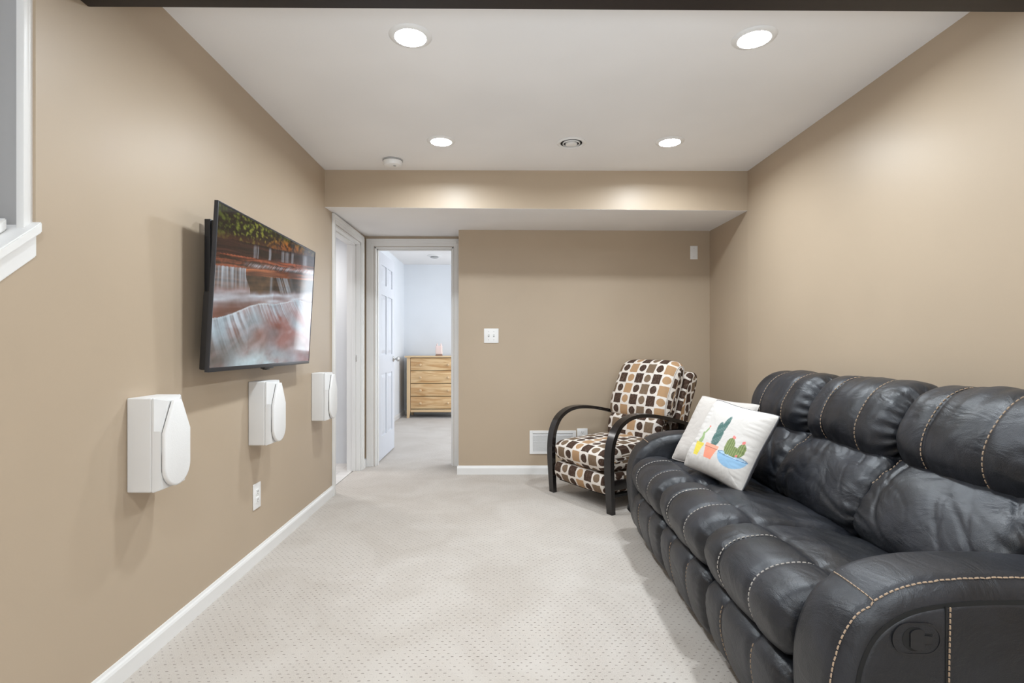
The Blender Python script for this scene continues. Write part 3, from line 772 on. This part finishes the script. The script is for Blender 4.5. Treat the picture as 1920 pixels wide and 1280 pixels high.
# bent wood arm loops: each one ribbon from the front foot, over the top, to the rear
ARC, _ = catmull([(.012, 0), (.004, .12), (-.004, .26), (-.004, .38), (.012, .485), (.062, .578), (.145, .634), (.245, .654), (.37, .648), (.50, .626), (.63, .596), (.74, .566), (.80, .548)], 70, closed=False)
def ribbon(x0, x1, P_, tw):
    bm = bmesh.new(); rings = []
    for k, p in enumerate(P_):
        t = (P_[min(k+1, len(P_)-1)]-P_[max(k-1, 0)]).normalized(); n = Vector((-t.y, t.x)); h = tw(k/(len(P_)-1))
        f = .80+.20*min(1, k/14) if k < 14 else 1
        xm = (x0+x1)/2; hw = (x1-x0)/2*f
        rings.append([bm.verts.new((xx, q.x, q.y)) for xx, q in ((xm-hw, p+n*h), (xm+hw, p+n*h), (xm+hw, p-n*h), (xm-hw, p-n*h))])
    for a, b_ in zip(rings, rings[1:]):
        for i in range(4): bm.faces.new((a[i], a[(i+1) % 4], b_[(i+1) % 4], b_[i]))
    bm.faces.new(rings[0]); bm.faces.new(rings[-1])
    ed = [e for e in bm.edges if abs((e.verts[0].co-e.verts[1].co).normalized().x) < .5 and len(e.link_faces) == 2 and e.calc_face_angle(0) > 1]
    bmesh.ops.bevel(bm, geom=ed, offset=.004, segments=2, affect='EDGES')
    return bm
for sx in (-1, 1):
    arm = bm_obj('arm', ribbon(sx*.332-.033, sx*.332+.033, ARC, lambda f: .0165 if f < .3 else .0165-.004*min(1, (f-.3)/.3)), M['blackwood'], chair, auto=35)
    rl, _ = catmull([(.84, 0), (.79, .15), (.745, .32), (.725, .48), (.735, .566)], 24, closed=False)
    bm_obj('rear_leg', ribbon(sx*.332-.028, sx*.332+.028, rl, lambda f: .017), M['blackwood'], chair, auto=35)
    bm = bmesh.new(); box(bm, (sx*.305-.012, .01, .15), (sx*.305+.012, .76, .215), .003); bm_obj('side_rail', bm, M['blackwood'], chair, auto=35)
bm = bmesh.new(); box(bm, (-.30, .05, .095), (.30, .56, .112), .004); box(bm, (-.28, .60, .16), (.28, .66, .42), .004); bm_obj('under_frame', bm, M['darkgap'], chair)
for sx in (-1, 1):
    bm = bmesh.new(); box(bm, (sx*.29-.01, .60, .40), (sx*.29+.01, .82, .52), .004); bm_obj('hinge_bracket', bm, M['blackwood'], chair)

# ------------------------------------------------------------------ wall mounted television
TVL, TVW, TVH = 2.187, 1.195, .700
tv = thing('television', 'large flat television on the left wall showing a red rock waterfall', 'television', (XL, TVL+TVW/2, 1.395))
tilt = Matrix.Translation((.111, 0, -.008)) @ Matrix.Rotation(math.radians(1.0), 4, 'Z') @ Matrix.Rotation(math.radians(3.3), 4, 'Y')
def tvpart(name, bm, mat, par=tv, auto=35, smooth=False):
    bmesh.ops.transform(bm, matrix=tilt, verts=bm.verts); return bm_obj(name, bm, mat, par, auto=auto, smooth=smooth)
h, w = TVH/2, TVW/2
bm = bmesh.new(); box(bm, (-.014, -w, -h), (-.001, w, h), .002); body = tvpart('body', bm, M['blackplastic'])
bm = bmesh.new(); box(bm, (-.050, -w+.02, -h+.004), (-.013, w-.02, -.02), .008); box(bm, (-.030, -w+.06, -.04), (-.013, w-.06, h-.05), .006); tvpart('rear_housing', bm, M['blackplastic'])
bm = bmesh.new()
for lo, hi in (((-.014, -w-.002, -h-.002), (.002, -w+.006, h+.002)), ((-.014, w-.006, -h-.002), (.002, w+.002, h+.002)), ((-.014, -w, h-.006), (.002, w, h+.002)), ((-.014, -w, -h-.002), (.003, w, -h+.016))): box(bm, lo, hi, .001)
tvpart('bezel', bm, M['bezel'])
bm = bmesh.new(); box(bm, (-.022, -.055, -h-.010), (.001, .055, -h-.001), .003); box(bm, (-.026, -.022, -h-.017), (-.004, .022, -h-.008), .003); tvpart('sensor_bar', bm, M['blackplastic'])
def fbm(x, y, o=4):
    return noise.fractal(Vector((x, y, 3.1)), 1.0, 2.0, o)
def lerp3(a, b, t):
    t = max(0, min(1, t)); return tuple(p+(q-p)*t for p, q in zip(a, b))
def scene_pic(u, v):
    """u 0..1 left to right, v 0..1 top to bottom: autumn trees, stepped red ledges, three falls, a foaming pool"""
    vv = v + .17*u
    nz = lambda x, y, z=0.0: noise.noise(Vector((x, y, z)))
    n1 = fbm(u*9, v*9, 4); n2 = fbm(u*38, v*38, 3)
    vw = vv + .006*nz(u*7, v*3) + .003*nz(u*24, v*8)
    ledge = nz(u*2.2, vw*46, 4)*.8 + nz(u*6, vw*95, 9)*.5 + nz(u*1.1, vw*22, 1)*.5
    crack = max(0, 1-abs(nz(u*2.8, vw*30, 2))*6)
    def curtain(x, f, seed=0): return max(0, min(1, .42+.9*nz(x*f, v*1.6, seed)+.45*nz(x*f*2.7, v*2.2, seed+3)))
    W_ = (.50, .57, .64)
    crest = .70-.42*u+.18*u*u+.010*math.sin(u*14)+.008*n1
    if v < crest:
        if vv < .205+.008*n1:
            c = lerp3((.004, .006, .003), (.075, .10, .018), .15+1.3*n2+1.0*n1)
            c = lerp3(c, (.20, .22, .04), max(0, n2*1.4-.15)*math.exp(-((u-.28)/.16)**2)*2)
            o = math.exp(-((u-.62)/.20)**2)*max(0, min(1, (vv-.11)/.06)); c = lerp3(c, (.42, .15, .025), o*(.45+1.3*n2+.6*n1))
            if vv > .15: c = lerp3(c, (.10, .035, .02), (vv-.15)/.05*.6)
        elif vv < .30:
            c = lerp3((.008, .005, .006), (.075, .030, .024), .35+ledge*1.1)
            for cu, wd in ((.30, .014), (.325, .006), (.44, .012), (.58, .018), (.63, .022), (.69, .016), (.86, .03)):
                k = math.exp(-((u-cu+.006*n1)/wd)**4)*(.35+.65*curtain(u, 140)); c = lerp3(c, (.36, .37, .40), k*.8*min(1, (vv-.205)/.02))
        elif vv < .378:
            c = lerp3((.035, .014, .010), (.36, .115, .06), .42+ledge*1.2+.3*n2)
            c = lerp3(c, (.012, .007, .007), crack*.85)
            k = math.exp(-((vv-.352-.010*n1)/.014)**2)*min(1, max(0, (u-.20)/.1))*curtain(u+vv, 110); c = lerp3(c, (.42, .44, .48), k)
        else:
            fl = nz(u*2.6, vv*17+nz(u*3, v*4)*1.4, 5)+.5*nz(u*6, vv*40, 8)
            pool = lerp3((.13, .050, .036), (.30, .15, .125), .45+fl)
            mist = math.exp(-((vv-.575-.02*n1)/.050)**2)*(.95 if u < .5 else .65)
            pool = lerp3(pool, W_, min(1, mist*(.75+.6*fl)+max(0, fl-.12)*1.3*math.exp(-((vv-.64)/.07)**2)))
            edge = .235+.02*n1+.25*max(0, vv-.40)
            if u < edge:
                k = curtain(u-.35*(vv-.37)*u, 70, 1); fade = max(0, 1-(vv-.37)/.25)
                rock = lerp3((.040, .020, .016), (.16, .085, .06), .5+ledge)
                c = lerp3(rock, W_, .10+.9*k*fade)
            elif vv < .425:
                c = lerp3((.12, .040, .022), (.46, .17, .075), .45+ledge*1.2); c = lerp3(c, (.03, .012, .01), crack*.6)
            else:
                c = lerp3((.018, .011, .008), (.115, .065, .034), .40+n1+.5*ledge)
                k = math.exp(-((u-.60-.35*(vv-.42))/.075)**4)*curtain(u-.5*(vv-.4), 55, 2); c = lerp3(c, W_, k*.8)
                k2 = math.exp(-((u-.47)/.012)**2)*.3; c = lerp3(c, W_, k2)
            bl = max(0, min(1, (vv-(.49 if u < edge else .52)-.015*n1)/.05)); bl = bl*bl*(3-2*bl)
            c = lerp3(c, pool, bl)
    else:
        d = v-crest
        sl = u-d*(.28+.55*u)
        k = curtain(sl, 42, 2); k2 = curtain(sl, 110, 5)
        fade = math.exp(-(d/(.20 if u < .28 else .13+.04*n1))**2)
        low = lerp3((.085, .055, .045), (.27, .095, .075), min(1, u*1.7)+.7*nz(sl*6, d*9, 4)-.15)
        low = lerp3(low, (.36, .24, .24), max(0, nz(sl*12, d*18+u*6, 6)))
        c = lerp3(low, W_, min(1, fade*(.12+.75*k+.35*k2)))
        if d < .010: c = lerp3(c, (.60, .66, .70), .5)
        foam = math.exp(-((v-1.02-.06*n1)/.15)**2)*math.exp(-((u-.38)/.28)**2)
        c = lerp3(c, (.30, .40, .46), max(0, min(.8, .55*nz(sl*7, d*5, 3)*2+.12)))
        c = lerp3(c, (.46, .57, .62), foam*(.95+n1*.8))
        c = lerp3(c, (.05, .035, .028), max(0, min(.5, (.20-u)*4))*max(0, min(1, (v-.78)/.15)))
    return tuple(max(0, q)**1.18*1.12*(1+.10*n2) for q in c)
NU, NV = 400, 230
Vv = []; Cc = []
for j in range(NV+1):
    for i in range(NU+1):
        u, v_ = i/NU, j/NV
        Vv.append(tilt @ Vector((.0005, -w+.006+u*(TVW-.012), h-.006-v_*(TVH-.022)))); Cc.append((*[max(0, q) for q in scene_pic(u, v_)], 1))
F = [(j*(NU+1)+i, (j+1)*(NU+1)+i, (j+1)*(NU+1)+i+1, j*(NU+1)+i+1) for j in range(NV) for i in range(NU)]
me = bpy.data.meshes.new('screen'); me.from_pydata(Vv, [], F)
ca = me.color_attributes.new('print', 'FLOAT_COLOR', 'POINT'); ca.data.foreach_set('color', np.array(Cc, dtype='f').ravel())
link('screen', me, M['screen'], tv)
bm = bmesh.new(); box(bm, (.0005, -.30, -.12), (.012, .30, .20), .003)
for yy in (-.22, .22): box(bm, (.010, yy-.02, -.20), (.060, yy+.02, .24), .004)
for zz in (-.08, .16): box(bm, (.010, -.26, zz-.015), (.022, .26, zz+.015), .003)
bm_obj('wall_mount', bm, M['blackplastic'], tv, auto=35)
bm = bmesh.new(); box(bm, (.022, -w+.115, -h+.05), (.048, -w+.150, h-.055), .003); box(bm, (.046, -w+.12, .02), (.088, -w+.145, h-.06), .003); bm_obj('mount_bracket', bm, M['blackplastic'], tv, auto=35)

# ------------------------------------------------------------------ three wall speakers
def make_speaker(label):
    t = thing('wall_speaker', label, 'speaker', group='white wall speakers under the television')
    D, Wd, H = .086, .160, .328
    bm = bmesh.new(); box(bm, (.0008, 0, 0), (D, Wd, H), .006, 3); bm_obj('cabinet', bm, M['speaker'], t, auto=40)
    # faceted front: rounded-over top, chamfers that open upwards beside the cover
    f0, f1 = D+.001, D+.030
    ym = Wd/2
    bo = [(0, 0), (Wd, 0), (Wd, H), (0, H)]
    outer = [(.0, .0), (.0, .21), (.0, H), (Wd, H), (Wd, .21), (Wd, .0)]
    inner = [(.012, .008), (.006, .21), (.050, H-.012), (Wd-.050, H-.012), (Wd-.006, .21), (Wd-.012, .008)]
    bm = bmesh.new()
    A = [bm.verts.new((f0, a, b)) for a, b in outer]; A2 = [bm.verts.new((f0+.006, a, b)) for a, b in outer]; B = [bm.verts.new((f1, a, b)) for a, b in inner]
    n_ = 6
    bm.faces.new(A); bm.faces.new(B)
    for P_, Q in ((A, A2), (A2, B)):
        for i in range(n_): bm.faces.new((P_[i], P_[(i+1) % n_], Q[(i+1) % n_], Q[i]))
    bmesh.ops.bevel(bm, geom=bm.edges[:], offset=.002, segments=2, affect='EDGES')
    bm_obj('front_baffle', bm, M['speaker'], t, auto=30)
    # cover: narrow head, straight sides, round foot
    def cov(s):
        P_ = []
        for k in range(21):
            a = PI+PI*k/20; P_.append((ym+(ym-.004-s)*math.cos(a), .082+(.074-s)*math.sin(a)))
        P_ += [(Wd-.004-s, .205), (Wd-.050-s*.5, H-.030), (Wd-.060, H-.012-s), (.060, H-.012-s), (.050+s*.5, H-.030), (.004+s, .205)]
        return P_
    bm = bmesh.new(); prism(bm, cov(.006), f1-.001, f1+.005); bm_obj('cover_gap', bm, M['slot'], t)
    bm = bmesh.new()
    rings = [[bm.verts.new((x, a, b)) for a, b in cov(s)] for x, s in ((f1+.004, .001), (f1+.012, .0), (f1+.0155, .0025), (f1+.017, .008))]
    bm.faces.new(rings[0]); bm.faces.new(rings[-1])
    for a, b in zip(rings, rings[1:]):
        for i in range(len(a)): bm.faces.new((a[i], a[(i+1) % len(a)], b[(i+1) % len(a)], b[i]))
    bm_obj('grille_cover', bm, M['grille'], t, auto=50)
    return t
sp0 = make_speaker('white wall speaker closest to the camera, left of the television')
for k, (y, lab) in enumerate(((1.857, None), (2.743, 'white wall speaker directly under the television, above the wall outlet'), (3.650, 'white wall speaker farthest back, beside the bathroom doorway trim'))):
    if k == 0: r = sp0
    else:
        r = sp0.copy(); COL.objects.link(r); r['label'] = lab
        for ch in sp0.children: c = ch.copy(); COL.objects.link(c); c.parent = r
    r.location = (XL, y, .634)

# ------------------------------------------------------------------ plates, vents, detectors
def plate(name, label, cat, w_, h_, kids, loc, rz, group=None):
    """built facing -y, centre at origin, then placed"""
    t = thing(name, label, cat, loc, rz, group)
    bm = bmesh.new(); box(bm, (-w_/2, -.006, -h_/2), (w_/2, -.0006, h_/2), .002, 2); bm_obj('cover_plate', bm, M['plate'], t, auto=35)
    for nm, L, mt in kids: boxes(nm, [(L[0], L[1])], mt, t, .0008)
    return t
def sw(x): return [('switch_slot', ((x-.006, -.0068, -.013), (x+.006, -.0055, .013)), M['grey']), ('toggle', ((x-.004, -.016, -.001), (x+.004, -.006, .010)), M['plate']),
                   ('screw', ((x-.0025, -.0068, .034), (x+.0025, -.0058, .039)), M['grey']), ('screw', ((x-.0025, -.0068, -.039), (x+.0025, -.0058, -.034)), M['grey'])]
plate('light_switch', 'white double toggle switch plate on the back wall right of the bedroom doorway', 'light switch', .130, .130, sw(-.023)+sw(.023), (-.090, YB, 1.239), 0)
def outl(z, n=1):
    k = [('receptacle', ((-.017, -.0085, z-.015), (.017, -.0055, z+.015)), M['plate'])]
    for x in (-.006, .006): k.append(('slot', ((x-.0012, -.0092, z-.002), (x+.0012, -.0084, z+.008)), M['slot']))
    k.append(('slot', ((-.002, -.0092, z-.011), (.002, -.0084, z-.007)), M['slot'])); return k
plate('wall_outlet', 'white duplex outlet on the left wall below the middle speaker', 'outlet', .083, .134, outl(.021)+outl(-.021), (XL, 2.835, .352), PI/2)
plate('wall_outlet', 'white square outlet plate on the back wall behind the armchair arm', 'outlet', .094, .110, outl(.02)+outl(-.02), (.725, YB, .355), 0)
plate('blank_plate', 'small blank white cover plate high on the back wall near the right corner', 'cover plate', .066, .120, [('screw', ((-.002, -.0068, .036), (.002, -.0058, .040)), M['grey']), ('screw', ((-.002, -.0068, -.040), (.002, -.0058, -.036)), M['grey'])], (1.728, YB, 1.985), 0)
vent = thing('air_return_grille', 'white louvered air return grille low on the back wall behind the armchair', 'vent', (.461, YB, .286))
VW, VH = .208, .105
bm = bmesh.new()
for lo, hi in (((-VW, -.008, -VH), (-VW+.028, -.0005, VH)), ((VW-.028, -.008, -VH), (VW, -.0005, VH)), ((-VW+.0282, -.008, VH-.026), (VW-.0282, -.0005, VH)), ((-VW+.0282, -.008, -VH), (VW-.0282, -.0005, -VH+.026))): box(bm, lo, hi, .0015)
bm_obj('frame', bm, M['plate'], vent)
boxes('duct_back', [((-VW+.02, -.0012, -VH+.02), (VW-.02, -.0004, VH-.02))], M['midgrey'], vent)
sl = bmesh.new(); box(sl, (-VW+.027, -.0045, -.0008), (VW-.027, .0045, .0008), 0); sm = bpy.data.meshes.new('slat'); sl.to_mesh(sm); sl.free(); sm.materials.append(M['plate'])
for k in range(17):
    o = bpy.data.objects.new('slat', sm); COL.objects.link(o); o.parent = vent; o.location = (0, -.0052, -VH+.031+k*.0089); o.rotation_euler = (math.radians(38), 0, 0)
# recessed ceiling lights
def can(label, x, y):
    t = thing('recessed_light', label, 'ceiling light', (x, y, ZC), group='lit recessed ceiling lights')
    bm = bmesh.new(); lathe(bm, [(.064, -.002), (.066, -.009), (.072, -.009), (.088, -.003), (.090, -.0006), (.064, -.0006)], (0, 0, 0), 'z', 48, hollow=True)
    bm_obj('trim_ring', bm, M['plate'], t, auto=50)
    bm = bmesh.new(); lathe(bm, [(.0001, -.014), (.03, -.0135), (.05, -.0115), (.0655, -.008)], (0, 0, 0), 'z', 48)
    bm_obj('lens', bm, M['lens'], t, smooth=True)
for (x, y), lab in zip(CANS, ('round lit ceiling light, near left of the four', 'round lit ceiling light, near right of the four above the sofa', 'round lit ceiling light, far left of the four near the smoke detector', 'round lit ceiling light, far right of the four beyond the air diffuser')): can(lab, x, y)
for (x, y), lab in zip(REAR_CANS, ('ceiling light behind the beam, left', 'ceiling light behind the beam, right', 'rear ceiling light, left', 'rear ceiling light, right')): can(lab, x, y)
t = thing('air_diffuser', 'round white ceiling air diffuser between the two far ceiling lights', 'vent', (.446, 3.395, ZC))
bm = bmesh.new(); lathe(bm, [(.070, -.0006), (.094, -.0006), (.094, -.003), (.082, -.009), (.070, -.005)], (0, 0, 0), 'z', 48, hollow=True); bm_obj('outer_ring', bm, M['plate'], t, auto=40)
bm = bmesh.new(); lathe(bm, [(.0001, -.0008), (.069, -.0008), (.069, -.0022), (.0001, -.0022)], (0, 0, 0), 'z', 48); bm_obj('dark_throat', bm, M['darkgap'], t)
bm = bmesh.new(); lathe(bm, [(.050, -.0024), (.056, -.0024), (.056, -.0080), (.050, -.0100)], (0, 0, 0), 'z', 48, hollow=True); bm_obj('inner_ring', bm, M['plate'], t, auto=40)
bm = bmesh.new(); lathe(bm, [(.0001, -.016), (.026, -.016), (.037, -.012), (.038, -.006), (.0001, -.0028)], (0, 0, 0), 'z', 48); bm_obj('centre_disc', bm, M['plate'], t, auto=50)
t = thing('smoke_detector', 'round white smoke detector on the ceiling beside the bulkhead', 'smoke detector', (-.756, 3.72, ZC))
bm = bmesh.new(); lathe(bm, [(.0001, -.0006), (.070, -.0006), (.070, -.009), (.0001, -.009)], (0, 0, 0), 'z', 48); bm_obj('base', bm, M['grey'], t, auto=40)
bm = bmesh.new(); lathe(bm, [(.0001, -.046), (.045, -.046), (.060, -.040), (.066, -.028), (.066, -.011), (.0001, -.010)], (0, 0, 0), 'z', 48); bm_obj('housing', bm, M['plate'], t, auto=40)
bm = bmesh.new(); lathe(bm, [(.0001, -.049), (.009, -.049), (.010, -.0462), (.0001, -.0462)], (.018, -.02, 0), 'z', 20); bm_obj('test_button', bm, M['grey'], t)
t = thing('air_diffuser', 'small round white ceiling diffuser in the bedroom', 'vent', (-1.02, 8.15, BZ))
bm = bmesh.new(); lathe(bm, [(.0001, -.0006), (.11, -.0006), (.11, -.006), (.085, -.016), (.0001, -.016)], (0, 0, 0), 'z', 40); bm_obj('outer_ring', bm, M['plate'], t, auto=30)
bm = bmesh.new(); lathe(bm, [(.0001, -.034), (.055, -.034), (.066, -.024), (.06, -.0165), (.0001, -.0165)], (0, 0, 0), 'z', 40); bm_obj('centre_disc', bm, M['grey'], t, auto=30)
# small latch fitting on the bathroom wall
t = thing('robe_hook', 'small metal hook on the white bathroom wall beyond the left doorway', 'hook', (-1.715, 5.80, 1.09))
bm = bmesh.new(); box(bm, (-.03, -.006, -.010), (.03, -.0005, .010), .001); bm_obj('mounting_plate', bm, M['chrome'], t)
bm = bmesh.new(); box(bm, (-.028, -.020, -.004), (.028, -.010, .004), .002); box(bm, (-.025, -.012, -.003), (-.019, -.005, .003)); box(bm, (.019, -.012, -.003), (.025, -.005, .003)); bm_obj('bar', bm, M['chrome'], t)

# ------------------------------------------------------------------ bedroom dresser and ornament
dx0, dx1, dy0, dy1, dh = -1.510, -.625, 8.53, 8.98, .975
ds = thing('dresser', 'pale knotty pine dresser with four drawers against the bedroom wall', 'dresser', ((dx0+dx1)/2, (dy0+dy1)/2, 0))
ox, oy = (dx0+dx1)/2, (dy0+dy1)/2
def db(name, L, mat, par=ds, bev=.003): return boxes(name, [((a[0]-ox, a[1]-oy, a[2]), (b[0]-ox, b[1]-oy, b[2])) for a, b in L], mat, par, bev)
db('top', [((dx0-.03, dy0-.03, dh-.006), (dx1+.03, dy1, dh+.018))], M['woodend'])
db('carcass', [((dx0+.01, dy0+.03, .12), (dx1-.01, dy1-.01, dh-.01))], M['gap'])
db('side_panel', [((dx0+.004, dy0+.04, .10), (dx0+.022, dy1-.005, dh-.007))], M['wood'])
db('side_panel', [((dx1-.022, dy0+.04, .10), (dx1-.004, dy1-.005, dh-.007))], M['wood'])
for x0 in (dx0, dx1-.055):
    for y0 in (dy0, dy1-.055):
        bm = bmesh.new(); i_ = .02 if x0 == dx0 else 0
        prism(bm, [(x0-ox, dh-.007), (x0-ox+.055, dh-.007), (x0-ox+.055, .12), (x0-ox+(.035 if i_ else .055), 0), (x0-ox+(0 if i_ else .02), 0), (x0-ox, .12)], y0-oy, y0-oy+.055, 'y')
        bm_obj('post', bm, M['woodend'], ds)
db('bottom_rail', [((dx0+.056, dy0+.012, .095), (dx1-.056, dy0+.032, .138))], M['woodend'])
zz = .145; dhh = (dh-.012-zz)/4
for k in range(4):
    d = db('drawer', [((dx0+.060, dy0+.004, zz+.005), (dx1-.060, dy0+.028, zz+dhh-.004))], M['wood'], bev=.002)
    for kx in (dx0+.222, dx1-.222):
        bm = bmesh.new(); lathe(bm, [(.0001, .004), (.009, .002), (.009, -.012), (.019, -.018), (.021, -.026), (.014, -.033), (.0001, -.035)], (kx-ox, dy0-oy, zz+dhh*.47), 'y', 20)
        bm_obj('knob', bm, M['woodend'], d, smooth=True)
    zz += dhh
orn = thing('ornament', 'small pale pink ornament with pointed ears on top of the dresser', 'ornament', (-1.01, 8.66, dh+.0185))
bm = bmesh.new(); box(bm, (-.055, -.035, 0), (.055, .035, .022), .006); bm_obj('foot', bm, newmat('brown_base', (.35, .22, .16), .5)[0], orn, auto=40)
bm = bmesh.new(); box(bm, (-.055, -.032, .0225), (.055, .032, .165), .018, 4)
bm_obj('body', bm, M['pink'], orn, smooth=True)
for sx in (-1, 1):
    bm = bmesh.new(); lathe(bm, [(.022, .150), (.015, .175), (.004, .205), (.0001, .208)], (sx*.030, 0, 0), 'z', 14); bm_obj('ear', bm, M['pink'], orn, smooth=True)
